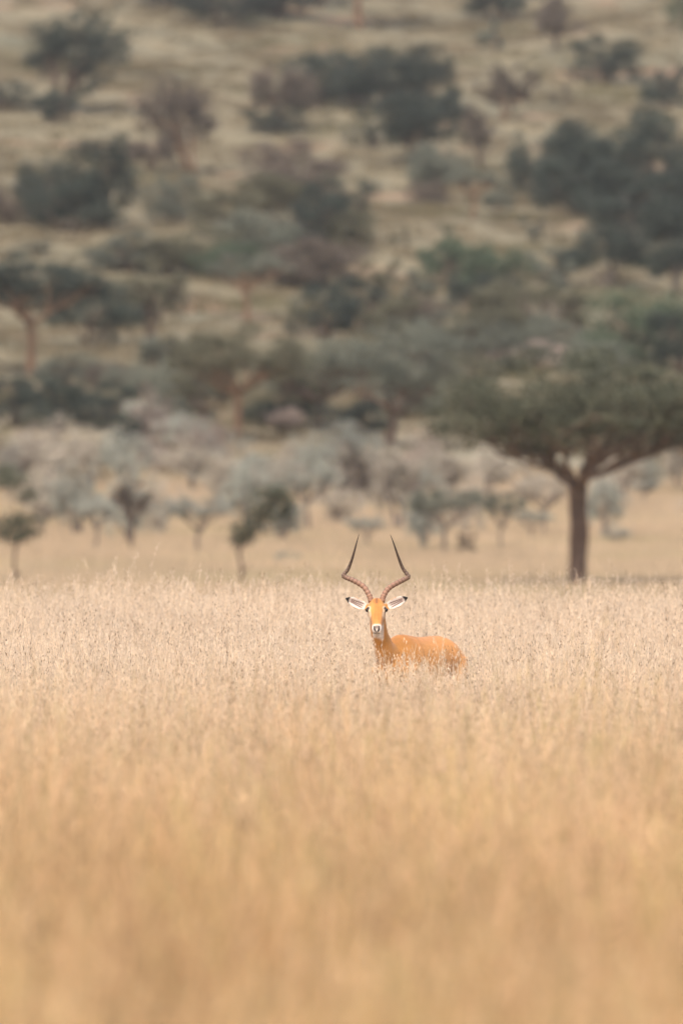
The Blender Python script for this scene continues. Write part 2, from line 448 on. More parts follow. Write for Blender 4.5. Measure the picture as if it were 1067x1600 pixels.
def thorn(seed, clear=.25, depth=4, nleaf=4800, lsize=.013, spread=.75, twig=.0026, flat=.0, stems=3, layer=False):
    """open thorn tree: many fine twigs with thin foliage"""
    r = np.random.default_rng(seed); T = Geo(); tips = []; Tw = Geo()
    def grow(p, d, ln, rad, k):
        e = p + d * ln; P = wander(p, e, 5, ln * .05, r)
        (T if k > 1 else Tw).tube(P, np.linspace(rad, rad * .6, 5), 5 if k > 2 else 3, cap=k > 2)
        if k == 0: tips.append(P); return
        if k == 1: tips.append(P)
        for q in range(4 if k > 1 else 4):
            nd_ = d + r.normal(0, spread, 3) * np.array([1, 1, .6]); nd_[2] += .05 - flat * (depth - k) * .1
            nd_ /= np.linalg.norm(nd_)
            grow(P[int(r.integers(2, 5))], nd_, ln * r.uniform(.5, .85), max(twig, rad * .5), k - 1)
    for s in range(stems):
        a = r.uniform(0, 6.28); t = r.uniform(.1, .5)
        d = np.array([math.cos(a) * t, math.sin(a) * t, 1.]); d /= np.linalg.norm(d)
        grow(np.array([*r.normal(0, .02, 2), -.02]), d, clear * r.uniform(.9, 1.5) + .03, .022, depth)
    C = []
    for P in tips:
        m_ = max(2, int(nleaf / len(tips) * r.uniform(.2, 1.8)))
        C.append(P[r.integers(0, 5, m_)] + r.normal(0, .02, (m_, 3)) * np.array([1, 1, .5]))
    C = np.concatenate(C); lo = C.min(0); hi = C.max(0)
    L = Geo(); leaves(L, C, lsize, r, .6)
    for q in Tw.V: L.V.append(q)
    n0 = sum(len(v) for v in L.V) - Tw.n
    L.Q += [q + n0 for q in Tw.Q]; L.T += [q + n0 for q in Tw.T]; L.n += Tw.n
    # normalise to unit width and height
    cx, cy = (lo[0] + hi[0]) / 2, (lo[1] + hi[1]) / 2; sx = 1 / max(hi[0] - lo[0], hi[1] - lo[1]) * 1.05; sz = 1 / hi[2]
    for G in (T, L):
        for v in G.V: v *= np.array([sx, sx, sz])
    return T.mesh('trunk', BARK, True), L.mesh('crown', None)

def bark(name, c1, c2):
    m, nt, b = mat_new(name); tc = nd(nt, 'ShaderNodeTexCoord')
    f = noise_tex(nt, tc.outputs['Object'], 30, 5, .7)
    nt.links.new(mixrgb(nt, ramp(nt, f, .35, .65), c1, c2), b.inputs['Base Color']); b.inputs['Roughness'].default_value = .9
    bp = nd(nt, 'ShaderNodeBump'); bp.inputs['Strength'].default_value = .7; bp.inputs['Distance'].default_value = .03
    nt.links.new(f, bp.inputs['Height']); nt.links.new(bp.outputs[0], b.inputs['Normal'])
    return m
BARK = bark('acacia_bark', (.16, .105, .075), (.09, .062, .05))
BARK_GREY = bark('grey_bark', (.22, .18, .15), (.13, .105, .09))
BARK_RED = bark('reddish_bark', (.26, .15, .09), (.16, .10, .065))

def foliage(name, c1, c2, trans=.25):
    m, nt, b = mat_new(name); tc = nd(nt, 'ShaderNodeTexCoord'); oi = nd(nt, 'ShaderNodeObjectInfo')
    f = noise_tex(nt, tc.outputs['Object'], 9, 4, .65)
    c = mixrgb(nt, ramp(nt, f, .35, .68), c1, c2)
    hsv = nd(nt, 'ShaderNodeHueSaturation'); nt.links.new(c, hsv.inputs['Color'])
    mr = nd(nt, 'ShaderNodeMapRange'); nt.links.new(oi.outputs['Random'], mr.inputs[0]); mr.inputs[3].default_value = .8; mr.inputs[4].default_value = 1.2
    nt.links.new(mr.outputs[0], hsv.inputs['Value'])
    c = hsv.outputs[0]
    nt.links.new(c, b.inputs['Base Color']); b.inputs['Roughness'].default_value = .8
    tr = nd(nt, 'ShaderNodeBsdfTranslucent'); nt.links.new(c, tr.inputs['Color'])
    mx = nd(nt, 'ShaderNodeMixShader'); mx.inputs[0].default_value = trans
    nt.links.new(b.outputs[0], mx.inputs[1]); nt.links.new(tr.outputs[0], mx.inputs[2])
    nt.links.new(mx.outputs[0], nt.nodes['Material Output'].inputs['Surface'])
    return m
FOL = {
    'dark':  foliage('dark_evergreen_leaves', (.026, .035, .029), (.060, .072, .054)),
    'acacia': foliage('acacia_leaves', (.060, .066, .042), (.120, .118, .076)),
    'green': foliage('green_leaves', (.055, .085, .050), (.105, .128, .078)),
    'olive': foliage('olive_leaves', (.095, .092, .056), (.15, .138, .088)),
    'grey':  foliage('grey_green_leaves', (.11, .122, .092), (.165, .165, .125)),
    'brown': foliage('brown_dry_leaves', (.095, .078, .062), (.15, .115, .088)),
    'pale':  foliage('pale_grey_twigs', (.36, .32, .255), (.47, .41, .33)),
    'sage':  foliage('pale_sage_leaves', (.25, .265, .225), (.37, .355, .295)),
    'pink':  foliage('pinkish_dry_twigs', (.31, .245, .205), (.40, .32, .27)),
}
PROTO = {
    'acacia': [acacia(s, .44, 12000, npads=140) for s in (1, 2, 3)],
    'canopy': [acacia(s, .30, 9000, npads=140) for s in (4, 5)],
    'bush':   [bush(s) for s in (6, 7, 8, 9)],
    'round':  [bush(s, .26, 6000, nlobes=30, stems=4) for s in (10, 11, 12)],
    'thorn':  [thorn(s) for s in (13, 14, 15)],
    'airy':   [thorn(s, .2, 4, 2300, .014, .85, twig=.0021, flat=.9, stems=3) for s in (16, 17, 18, 19)],
    'flat':   [acacia(s, .42, 4200, .016, 60, 5) for s in (30, 31, 32)],
    'shrub':  [bush(s, .02, 1500, .035, 12, 1.0, 3) for s in (33, 34)],
}
rt = np.random.default_rng(77)
_count = {}
def plant(name, kind, col, cx, top, base, wid, label, cat='tree', group=None, bark_m=None, var=None, depth=None, rz=None):
    x, d = ground_hit(cx, base) if depth is None else ((cx - 533.5) / FPX * depth, depth)
    s = d / FPX; H = (base - top) * s * 1.05; W = wid * s * (1.0 if kind == 'great' else 1.26 if kind in ('bush', 'round') else 1.14)
    k = _count.get(kind, 0); _count[kind] = k + 1
    tm, lm = PROTO[kind][(k if var is None else var) % len(PROTO[kind])]
    e = link(name, None); e.location = (x, d, float(terrain(x, d)) - .02)
    e.rotation_euler = (0, 0, rt.uniform(0, 6.28) if rz is None else rz); e.empty_display_size = .5
    for nm, me, mt in (('trunk', tm, bark_m or BARK), ('crown', lm, FOL[col])):
        if me.materials[:] == []: me.materials.append(mt)
        o = link(nm, me, e); o.scale = (W, W, H)
        o.material_slots[0].link = 'OBJECT'; o.material_slots[0].material = mt
    tag(e, label, cat, group)
    return e


# ------------------------------------------------------------------ the trees and bushes
PROTO['great'] = [acacia(101, .455, 24000, .0095, 250, 9, .0125, twin=True)]
plant('umbrella_acacia', 'great', 'acacia', 902, 556, 925, 462, 'large umbrella acacia with a tall bare twin stem on the open plain', bark_m=BARK, rz=.35)
def sapling(seed, base, stems, lobes, label, col):
    """a thin crooked stem with a few open leafy clumps; offsets given in photograph pixels from the foot"""
    r = np.random.default_rng(seed); x, d = ground_hit(*base); k = d / FPX; T = Geo(); L = Geo(); C = []; NR = []
    q3 = lambda p, y=0.: np.array([(p[0] - base[0]) * k, y, (base[1] - p[1]) * k])
    for pts, r0, r1 in stems:
        P = resample([q3(p, r.normal(0, .05) if n_ else 0) for n_, p in enumerate(pts)], 14); P[0, 2] -= .03
        T.tube(P, np.linspace(r0, r1, 14), 7)
    for lx, ly, rx, rz_ in lobes:
        c0 = q3((lx, ly), r.normal(0, .25)); src = q3(stems[0][0][-1])
        T.tube(wander(src, c0, 6, .02, r), np.linspace(.014, .006, 6), 4)
        for _ in range(7):
            e = c0 + r.normal(0, .5, 3) * np.array([rx, rx, rz_]) * k; T.tube(wander(c0, e, 4, .02, r), np.linspace(.007, .003, 4), 3)
        n_ = int(rx * rz_ * .75); dv = r.normal(0, 1, (n_, 3))
        C.append(c0 + dv * np.array([rx, rx, rz_]) * k * .5); NR.append(dv * .4 + np.array([0, 0, .4]))
    leaves(L, np.concatenate(C), .05, r, 0, np.concatenate(NR))
    e = link('thorn_sapling', None); e.location = (x, d, float(terrain(x, d)))
    link('trunk', T.mesh('trunk', BARK, True), e); link('crown', L.mesh('crown', FOL[col]), e)
    tag(e, label, 'tree')
sapling(60, (380, 920), [([(380, 920), (377, 885), (374, 862), (388, 842), (412, 812)], .055, .025), ([(378, 898), (388, 884), (396, 878)], .02, .008), ([(375, 868), (366, 852), (368, 838)], .02, .01)],
        [(412, 800, 40, 26), (384, 828, 30, 24), (436, 776, 30, 20), (372, 842, 18, 14), (420, 770, 26, 14), (448, 800, 14, 20)], 'small dark leaning thorn sapling with a bare crooked stem behind the tall grass', 'acacia')
sapling(61, (26, 918), [([(26, 918), (23, 880), (27, 850), (32, 826)], .05, .025)],
        [(14, 752, 46, 20), (42, 776, 22, 14), (34, 812, 44, 14), (6, 828, 36, 20), (50, 832, 22, 12), (28, 838, 22, 16), (2, 735, 26, 12)], 'dark thin thorn sapling with layered foliage at the edge of the tall grass', 'acacia')
plant('low_shrub', 'shrub', 'grey', 24, 893, 917, 42, 'low green shrub at the foot of the thin dark sapling', 'shrub')
plant('low_shrub', 'shrub', 'sage', 452, 858, 886, 46, 'low grey green shrub beside the dark leaning sapling', 'shrub')
plant('low_shrub', 'shrub', 'grey', 790, 866, 880, 56, 'flat low green shrub below the grey umbrella bush', 'shrub')
plant('dry_shrub', 'shrub', 'brown', 728, 828, 872, 38, 'rusty brown dry shrub below the grey umbrella bush', 'shrub')

B1 = 'upper hillside trees'
# along the very top
for cx, tp, bs, w in ((262, -95, 8, 120), (345, -100, 36, 125), (432, -110, 24, 135), (498, -95, 6, 80)):
    plant('evergreen_tree', 'bush', 'dark', cx, tp + 25, bs + 4, w * 1.1, 'dark evergreen tree in the row along the top of the grassy slope', group='row of evergreens along the top of the slope')
plant('umbrella_acacia', 'acacia', 'dark', 561, -140, 46, 175, 'acacia with a thin brown stem high on the slope beside the evergreen row', bark_m=BARK_RED)
plant('evergreen_bush', 'bush', 'dark', 786, -70, 32, 125, 'dark evergreen bush above a small pale shrub high on the slope', 'bush')
plant('thorn_tree', 'thorn', 'brown', 868, -20, 78, 105, 'greyish brown thorn tree above the compact dark bush high on the slope')
plant('evergreen_bush', 'bush', 'dark', 944, 46, 130, 112, 'compact dark evergreen bush alone on ochre soil high on the slope', 'bush')
plant('evergreen_bush', 'bush', 'dark', 1046, 92, 168, 100, 'dark evergreen bush touching the top of the largest dark thicket', 'bush')
plant('evergreen_bush', 'bush', 'green', 1085, -30, 55, 80, 'green bush cut by the edge of the view high on the slope', 'bush')
plant('small_shrub', 'shrub', 'grey', 775, 28, 80, 58, 'small pale green shrub high on the open slope', 'shrub')
plant('small_shrub', 'shrub', 'brown', 652, 70, 84, 22, 'tiny brown shrub high on the slope', 'shrub')
# upper left
plant('thorn_tree', 'thorn', 'dark', 88, 8, 176, 165, 'dark upright thorn tree with forked limbs alone on the pale upper slope', bark_m=BARK, var=2, rz=2.2)
plant('evergreen_bush', 'bush', 'dark', 88, 132, 192, 62, 'dark low bush round the foot of the upright forked thorn tree', 'bush')
plant('evergreen_bush', 'bush', 'dark', 12, 122, 172, 90, 'low dark bush beside the upright forked thorn tree', 'bush')
plant('thorn_tree', 'thorn', 'brown', 302, 112, 272, 128, 'brown half bare thorn tree on the pale upper slope', bark_m=BARK_RED)
plant('thorn_bush', 'round', 'brown', 233, 208, 272, 80, 'round brown bush next to the half bare brown thorn tree', 'bush')
plant('evergreen_bush', 'bush', 'dark', 72, 232, 352, 105, 'dark evergreen bush of the clump of three, next to the dull brown bush', 'bush', 'clump of three dark bushes')
plant('evergreen_bush', 'bush', 'dark', 158, 192, 358, 118, 'tallest dark evergreen bush of the clump of three below the forked thorn tree', 'bush', 'clump of three dark bushes')
plant('evergreen_bush', 'bush', 'dark', 112, 258, 362, 130, 'broad low evergreen bush in the middle of the clump of three', 'bush', 'clump of three dark bushes')
plant('thorn_bush', 'bush', 'brown', 18, 282, 352, 78, 'dull brown bush leaning on the clump of three dark bushes', 'bush')
plant('grey_bush', 'bush', 'grey', 272, 262, 348, 92, 'grey green bush below the half bare brown thorn tree', 'bush')
for cx, tp, bs, w, c_ in ((345, 288, 372, 100, 'olive'), (400, 318, 425, 120, 'grey'), (318, 345, 425, 110, 'olive'), (205, 350, 425, 100, 'grey'), (352, 372, 438, 110, 'green'), (262, 365, 430, 90, 'olive')):
    plant('grey_bush', 'bush', c_, cx, tp, bs, w, {'grey': 'grey green', 'olive': 'olive', 'green': 'fresh green'}[c_] + ' bush in the thicket above the small light acacia', 'bush', 'thicket above the small light acacia')
plant('small_shrub', 'shrub', 'grey', 225, 385, 420, 50, 'small pale shrub below the thicket on the slope', 'shrub')
# upper centre
for cx, tp, bs, w, lab in ((492, 72, 168, 110, 'dense dark evergreen of the high grove beside the grey brown tree'),
                           (560, 58, 162, 150, 'broadest dense evergreen in the middle of the high grove'),
                           (606, 78, 172, 110, 'dense dark evergreen of the high grove against the blocky tallest tree')):
    plant('evergreen_tree', 'bush', 'dark', cx, tp, bs, w, lab, 'tree', 'grove high on the slope')
plant('evergreen_tree', 'round', 'dark', 664, 50, 175, 88, 'blocky dark green tree standing tallest at the corner of the high grove')
plant('evergreen_tree', 'round', 'dark', 637, 122, 258, 158, 'dark tree with a thick dark stem hanging below the high grove', bark_m=BARK)
plant('evergreen_bush', 'bush', 'dark', 694, 130, 190, 70, 'small dark bush on the flank of the high grove', 'bush')
plant('thorn_tree', 'round', 'brown', 438, 92, 205, 100, 'grey brown tree at the side of the high grove above the long brown thicket')
plant('grey_bush', 'bush', 'dark', 430, 160, 208, 90, 'dark low bush under the grey brown tree above the long brown thicket', 'bush')
for cx, tp, bs, w, c_ in ((440, 202, 300, 118, 'brown'), (480, 235, 330, 125, 'brown'), (430, 262, 330, 115, 'olive'), (525, 262, 372, 110, 'dark'), (488, 300, 388, 130, 'dark'), (545, 318, 392, 80, 'olive'), (500, 362, 448, 130, 'brown'), (462, 385, 450, 105, 'brown')):
    plant('thorn_bush', 'bush', c_, cx, tp, bs, w, {'brown': 'brownish', 'olive': 'olive', 'dark': 'dark'}[c_] + ' thorn bush in the long thicket running down the middle of the slope', 'bush', 'long brown thicket down the slope')
# bare trees right of the middle
plant('bare_tree', 'thorn', 'brown', 786, 92, 190, 92, 'bare brown thorn tree on the open slope above the slanting stem', bark_m=BARK_RED)
plant('bare_tree', 'thorn', 'brown', 748, 160, 268, 62, 'thin bare tree with a slanting stem beside the largest dark thicket', bark_m=BARK)
plant('small_shrub', 'shrub', 'brown', 828, 105, 140, 36, 'small dry shrub beside the bare brown thorn tree', 'shrub')
plant('small_shrub', 'shrub', 'brown', 880, 130, 165, 40, 'small faded shrub under the compact dark bush', 'shrub')
plant('grey_tree', 'round', 'grey', 688, 208, 318, 108, 'grey green tree on the slope below the high grove')
plant('grey_tree', 'flat', 'grey', 738, 252, 342, 92, 'light flat topped acacia with a thin brown stem on the bare slope', bark_m=BARK_RED)
plant('small_shrub', 'round', 'grey', 778, 290, 338, 42, 'small round topped grey bush beside the light flat topped acacia', 'bush')
plant('grey_bush', 'bush', 'brown', 668, 275, 322, 70, 'dull low bush under the grey green tree below the high grove', 'bush')
plant('small_shrub', 'shrub', 'green', 697, 346, 372, 28, 'tiny bright green shrub on the bare slope', 'shrub')
plant('small_shrub', 'shrub', 'olive', 632, 355, 385, 40, 'tiny olive shrub on the bare slope', 'shrub')
plant('small_shrub', 'shrub', 'grey', 830, 335, 375, 50, 'small grey shrub below the largest dark thicket', 'shrub')
# the big mass upper right
for cx, tp, bs, w, lab in ((846, 196, 318, 125, 'dark evergreen ending the largest thicket beside the bare tree with a slanting stem'),
                           (925, 172, 325, 165, 'dark evergreen in the upper middle of the largest dark thicket'),
                           (1000, 150, 330, 170, 'tallest broad evergreen crowning the largest dark thicket'),
                           (1062, 178, 320, 110, 'dark evergreen of the largest thicket just below the bush touching its top'),
                           (900, 235, 338, 130, 'low dark evergreen fronting the largest thicket above the small grey shrub'),
                           (975, 240, 345, 150, 'broad low evergreen fronting the largest thicket above the trees with bare limbs')):
    plant('evergreen_tree', 'bush', 'dark', cx, tp, bs, w, lab, 'tree', 'largest dark thicket')
for cx, tp, bs, w in ((1000, 288, 410, 165), (1062, 285, 420, 120), (942, 330, 450, 125), (1050, 362, 462, 95)):
    plant('dark_acacia', 'round', 'dark', cx, tp, bs, w, 'dark tree with bare limbs showing under the largest dark thicket', 'tree', 'dark trees under the largest thicket', BARK_GREY)
# right middle
for cx, tp, bs, w, c_ in ((712, 362, 445, 105, 'green'), (768, 372, 465, 135, 'green'), (745, 420, 490, 110, 'dark'), (800, 425, 520, 130, 'olive'), (690, 375, 420, 70, 'green')):
    plant('green_bush', 'bush', c_, cx, tp, bs, w, {'green': 'green', 'dark': 'dark', 'olive': 'olive'}[c_] + ' bush in the rounded thicket on the bare middle slope', 'bush', 'rounded thicket on the bare middle slope')
plant('small_shrub', 'shrub', 'dark', 884, 418, 450, 30, 'small dark shrub between the rounded thicket and the dark trees', 'shrub')
plant('grey_tree', 'flat', 'olive', 860, 440, 545, 130, 'olive flat topped tree with thin stems beside the green rounded tree', bark_m=BARK_GREY)
plant('green_tree', 'bush', 'green', 990, 432, 580, 190, 'broad green tree with a shaded underside behind the large umbrella acacia')
plant('green_tree', 'bush', 'dark', 1062, 470, 590, 110, 'dark tree against the broad green tree behind the large umbrella acacia')
plant('dry_bush', 'bush', 'pink', 830, 528, 578, 120, 'reddish dry bush just over the crown of the large umbrella acacia', 'bush')
plant('dry_bush', 'round', 'brown', 668, 452, 530, 60, 'reddish brown dry bush below the green rounded thicket', 'bush')
plant('grey_tree', 'canopy', 'grey', 745, 500, 640, 190, 'grey green tree merging with the crown of the large umbrella acacia')
# middle
plant('light_acacia', 'flat', 'grey', 384, 388, 500, 128, 'small light green acacia with a thin stem on a straw coloured clearing', bark_m=BARK_RED)
plant('evergreen_bush', 'bush', 'dark', 505, 432, 528, 100, 'dark bush beside the straw coloured clearing', 'bush', 'dark bushes beside the clearing')
plant('evergreen_bush', 'bush', 'dark', 562, 418, 520, 105, 'dark bush beside the straw coloured clearing', 'bush', 'dark bushes beside the clearing')
plant('grey_bush', 'bush', 'olive', 612, 455, 535, 90, 'olive bush between the dark bushes and the reddish dry bush', 'bush')
plant('umbrella_acacia', 'acacia', 'dark', 48, 396, 588, 205, 'dark umbrella acacia with a reddish forked stem in front of the clearing', bark_m=BARK_RED)
plant('dark_tree', 'round', 'dark', 140, 420, 542, 140, 'dark rounded tree joined to the umbrella acacia with the reddish stem')
plant('grey_tree', 'round', 'olive', 232, 408, 535, 118, 'olive rounded tree at the end of the dark row by the clearing')
plant('small_shrub', 'shrub', 'grey', 168, 500, 540, 50, 'small pale shrub in front of the dark rounded tree', 'shrub')
plant('small_shrub', 'shrub', 'dark', 92, 552, 572, 26, 'tiny dark shrub beside the reddish forked stem', 'shrub')
for cx, tp, bs, w, c_ in ((250, 520, 572, 70, 'grey'), (300, 512, 575, 80, 'olive'), (200, 560, 620, 80, 'grey')):
    plant('grey_bush', 'bush', c_, cx, tp, bs, w, {'grey': 'grey green', 'olive': 'olive'}[c_] + ' bush on orange soil below the clearing', 'bush', 'bushes on orange soil below the clearing')
for cx, tp, bs, w in ((22, 576, 668, 110), (92, 582, 672, 110), (165, 588, 672, 105), (205, 640, 700, 60)):
    plant('evergreen_bush', 'bush', 'dark', cx, tp, bs, w, 'dark bush in the low hedge behind the pale thorn thicket', 'bush', 'low dark hedge behind the pale thicket')
plant('umbrella_acacia', 'acacia', 'olive', 372, 512, 690, 180, 'olive umbrella acacia with an orange brown stem at the foot of the hill', bark_m=BARK_RED)
plant('grey_tree', 'canopy', 'olive', 318, 560, 680, 110, 'low grey tree leaning on the orange stemmed acacia')
plant('green_tree', 'canopy', 'olive', 498, 530, 670, 170, 'wide olive green tree with a shaded base at the foot of the hill')
plant('umbrella_acacia', 'canopy', 'grey', 610, 512, 700, 210, 'broad grey green acacia with a dark branching stem directly over the impala horns', bark_m=BARK)
plant('evergreen_bush', 'bush', 'dark', 425, 622, 668, 90, 'dark bush behind the pink domed bush', 'bush')
plant('evergreen_bush', 'bush', 'dark', 548, 618, 680, 110, 'dark bush under the wide olive green tree', 'bush')
plant('pink_bush', 'round', 'pink', 443, 630, 680, 66, 'pinkish dome shaped dry bush in front of the dark bush', 'bush')

# loose cover between them
for cx, tp, bs, w, c_ in ((700, 478, 560, 120, 'grey'), (640, 500, 592, 130, 'grey'), (765, 468, 565, 135, 'olive'), (822, 480, 565, 110, 'grey'), (700, 540, 645, 150, 'olive'), (640, 560, 655, 120, 'grey'),
                          (560, 520, 602, 130, 'grey'), (480, 535, 622, 120, 'grey'), (450, 560, 664, 120, 'olive'), (885, 488, 572, 100, 'grey'), (925, 520, 602, 110, 'grey')):
    plant('grey_bush', 'bush', c_, cx, tp, bs, w, ('soft grey' if c_ == 'grey' else 'soft olive') + ' bush in the loose cover at the foot of the hill', 'bush', 'loose cover at the foot of the hill')
for cx, tp, bs, w, c_ in ((262, 556, 642, 100, 'grey'), (292, 588, 672, 90, 'grey'), (110, 545, 602, 100, 'grey'), (230, 618, 692, 80, 'sage'), (282, 640, 702, 80, 'sage'), (170, 560, 612, 70, 'brown')):
    plant('grey_bush', 'bush', c_, cx, tp, bs, w, {'grey': 'grey', 'sage': 'pale sage', 'brown': 'brown'}[c_] + ' bush between the orange soil and the low dark hedge', 'bush', 'bushes above the low dark hedge')
for cx, tp, bs, w, c_ in ((592, 400, 452, 70, 'olive'), (642, 418, 472, 80, 'grey'), (852, 380, 442, 85, 'grey'), (905, 448, 522, 85, 'olive'), (872, 400, 472, 70, 'grey'), (172, 368, 412, 85, 'grey'), (60, 372, 400, 60, 'grey'), (586, 205, 232, 40, 'brown')):
    plant('small_shrub', 'shrub', c_, cx, tp, bs, w, {'grey': 'greyish', 'olive': 'olive', 'brown': 'brown'}[c_] + ' leafy shrub alone on the middle slope', 'shrub', 'lone shrubs on the middle slope')

# the same cover goes on along the slope past both ends of the view
rf = np.random.default_rng(404)
for k in range(56):
    sx_ = -1 if k % 2 else 1; cx = 533.5 + sx_ * (620 + 420 * rf.random()); bs = 60 + 600 * rf.random() ** .8
    kd, c_ = [('bush', 'dark'), ('bush', 'olive'), ('round', 'dark'), ('bush', 'grey'), ('thorn', 'brown'), ('acacia', 'olive'), ('bush', 'green')][k % 7]
    plant({'bush': 'flank_bush', 'round': 'flank_tree', 'thorn': 'flank_thorn_tree', 'acacia': 'flank_acacia'}[kd], kd, c_, cx, bs - rf.uniform(75, 130), bs, rf.uniform(95, 160),
          {'dark': 'dark', 'olive': 'olive', 'grey': 'grey green', 'brown': 'brown', 'green': 'green'}[c_] + {'bush': ' bush', 'round': ' rounded tree', 'thorn': ' thorn tree', 'acacia': ' acacia'}[kd] + ' on the outer flank of the hillside past the thickets', 'bush' if kd == 'bush' else 'tree', 'trees on the outer flanks of the hillside')
for k in range(30):
    sx_ = -1 if k % 2 else 1; cx = 533.5 + sx_ * (590 + 340 * rf.random()); bs = 765 + 95 * rf.random(); c_ = ('pale', 'sage', 'pale', 'pink')[k % 4]
    plant('flank_thorn_bush', 'airy', c_, cx, bs - rf.uniform(85, 125), bs, rf.uniform(80, 120), {'pale': 'pale straw grey', 'sage': 'pale sage green', 'pink': 'pinkish dry'}[c_] + ' thorn bush at the outer end of the pale thicket', 'bush', 'outer ends of the pale thicket', BARK_GREY)

# ------------------------------------------------------------------ the pale thorn thicket at the foot of the hill
PG = 'pale thorn thicket at the foot of the hill'
back = [(40, 660, 752, 110, 'pink'), (85, 648, 760, 120, 'pale'), (140, 668, 765, 110, 'pale'), (195, 672, 765, 100, 'sage'), (250, 652, 745, 90, 'pink'), (235, 600, 700, 70, 'pink'),
        (300, 680, 770, 100, 'pale'), (330, 655, 745, 70, 'pink'), (380, 672, 775, 110, 'sage'), (430, 690, 780, 110, 'pale'), (480, 678, 770, 100, 'sage'),
        (540, 662, 765, 130, 'sage'), (590, 690, 785, 110, 'pale'), (650, 668, 775, 100, 'pink'), (700, 690, 790, 110, 'pale'), (760, 700, 780, 90, 'pale'), (820, 712, 790, 80, 'pale'),
        (960, 712, 790, 80, 'pale'), (1010, 705, 775, 70, 'sage'), (1060, 690, 770, 60, 'pale'), (10, 690, 770, 70, 'sage')]
for cx, tp, bs, w, c_ in back:
    plant('pale_thorn_bush', 'airy', c_, cx, tp, bs, w, {'pink': 'pinkish dry', 'sage': 'pale sage green', 'pale': 'pale straw grey'}[c_] + ' half bare thorn bush packed in the rear of the pale thicket', 'bush', 'rear of the pale thicket', BARK_GREY)
front = [(60, 705, 830, 120, 'pale'), (120, 720, 845, 110, 'sage'), (75, 730, 815, 80, 'pale'), (205, 690, 855, 120, 'sage'), (150, 760, 868, 70, 'sage'), (250, 735, 845, 90, 'pale'), (310, 765, 872, 90, 'sage'),
         (345, 700, 815, 80, 'pale'), (395, 715, 835, 110, 'sage'), (440, 745, 850, 90, 'sage'), (480, 715, 835, 100, 'sage'), (530, 730, 825, 90, 'pale'), (560, 690, 810, 100, 'brown'), (572, 798, 862, 62, 'sage'),
         (630, 690, 835, 130, 'pale'), (665, 720, 865, 90, 'sage'), (695, 752, 872, 100, 'grey'), (725, 715, 842, 90, 'pale'), (850, 735, 842, 70, 'pale'), (945, 728, 850, 80, 'sage'), (975, 700, 800, 60, 'pale'), (830, 790, 850, 60, 'sage'), (960, 825, 858, 50, 'sage'), (1005, 740, 795, 50, 'sage')]
for cx, tp, bs, w, c_ in front:
    plant('pale_thorn_bush', 'flat' if (w <= 70 or cx in (310, 695, 150, 480)) else 'airy', c_, cx, tp, bs, w, {'sage': 'pale sage green', 'pale': 'pale straw grey', 'brown': 'brown', 'grey': 'darker grey green'}[c_] + ' thorn bush with thin stems in the open front of the pale thicket', 'bush', 'front of the pale thicket', BARK_GREY)
plant('grey_umbrella_bush', 'flat', 'grey', 783, 757, 866, 66, 'grey green little umbrella bush beside the stem of the large acacia', 'bush', None, BARK_GREY)
plant('grey_umbrella_bush', 'flat', 'brown', 206, 745, 866, 60, 'darker bush with a dark tapering stem in the open front of the thicket', 'bush', None, BARK)
plant('thin_acacia', 'acacia', 'sage', 1075, 640, 775, 80, 'slender pale acacia under the edge of the great crown', bark_m=BARK_RED)


# ------------------------------------------------------------------ the impala
PX = 75.0 / FPX                                            # metres per photograph pixel where it stands
def ip(px, py, y): return np.array([(px - 588.3) * PX, y, (1213 - py) * PX])

def loft(g, secs, nside=22, cup=0.0):
    """closed skin through (centre, u, w, a, b) ellipses"""
    a_ = np.arange(nside) * 2 * math.pi / nside; V = []
    for c, u, w_, a, b in secs:
        ca, sa = np.cos(a_), np.sin(a_)
        ring = np.asarray(c) + np.outer(ca * a, u) + np.outer(sa * b, w_)
        if cup: ring = ring + np.outer(cup * a * (1 - ca ** 2), np.array([0, 1, 0]))
        V.append(ring)
    n = len(secs); V = np.concatenate(V + [np.asarray([secs[0][0]]), np.asarray([secs[-1][0]])])
    i, j = np.meshgrid(np.arange(n - 1), np.arange(nside), indexing='ij'); k = (j + 1) % nside
    Q = np.stack([i * nside + j, i * nside + k, (i + 1) * nside + k, (i + 1) * nside + j], -1).reshape(-1, 4)
    jj = np.arange(nside); kk = (jj + 1) % nside; m = (n - 1) * nside
    T = np.concatenate([np.stack([kk, jj, np.full(nside, n * nside)], -1), np.stack([m + jj, m + kk, np.full(nside, n * nside + 1)], -1)])
    g.add(V, Q, T)

BACK = np.array([.455, .8905, 0]); SIDE = np.array([.8905, -.455, 0]); UP = np.array([0, 0, 1.])
OB = np.array([.050, .11, 0])
def bpt(s, side, z): return OB + BACK * s + SIDE * side + UP * z
g = Geo()
# trunk of the body: (distance from the chest, half width, underside, top)
tor = resample([(-.01, .03, .62, .70), (.04, .085, .55, .77), (.12, .115, .49, .845), (.22, .135, .455, .893), (.31, .15, .44, .892), (.43, .165, .445, .880),
                (.55, .17, .465, .876), (.68, .166, .51, .880), (.79, .168, .54, .880), (.88, .16, .56, .850), (.955, .13, .59, .805), (.995, .06, .64, .765)], 44)
loft(g, [(bpt(s, 0, (lo + hi) / 2), SIDE, UP, hw, (hi - lo) / 2) for s, hw, lo, hi in tor], 30)
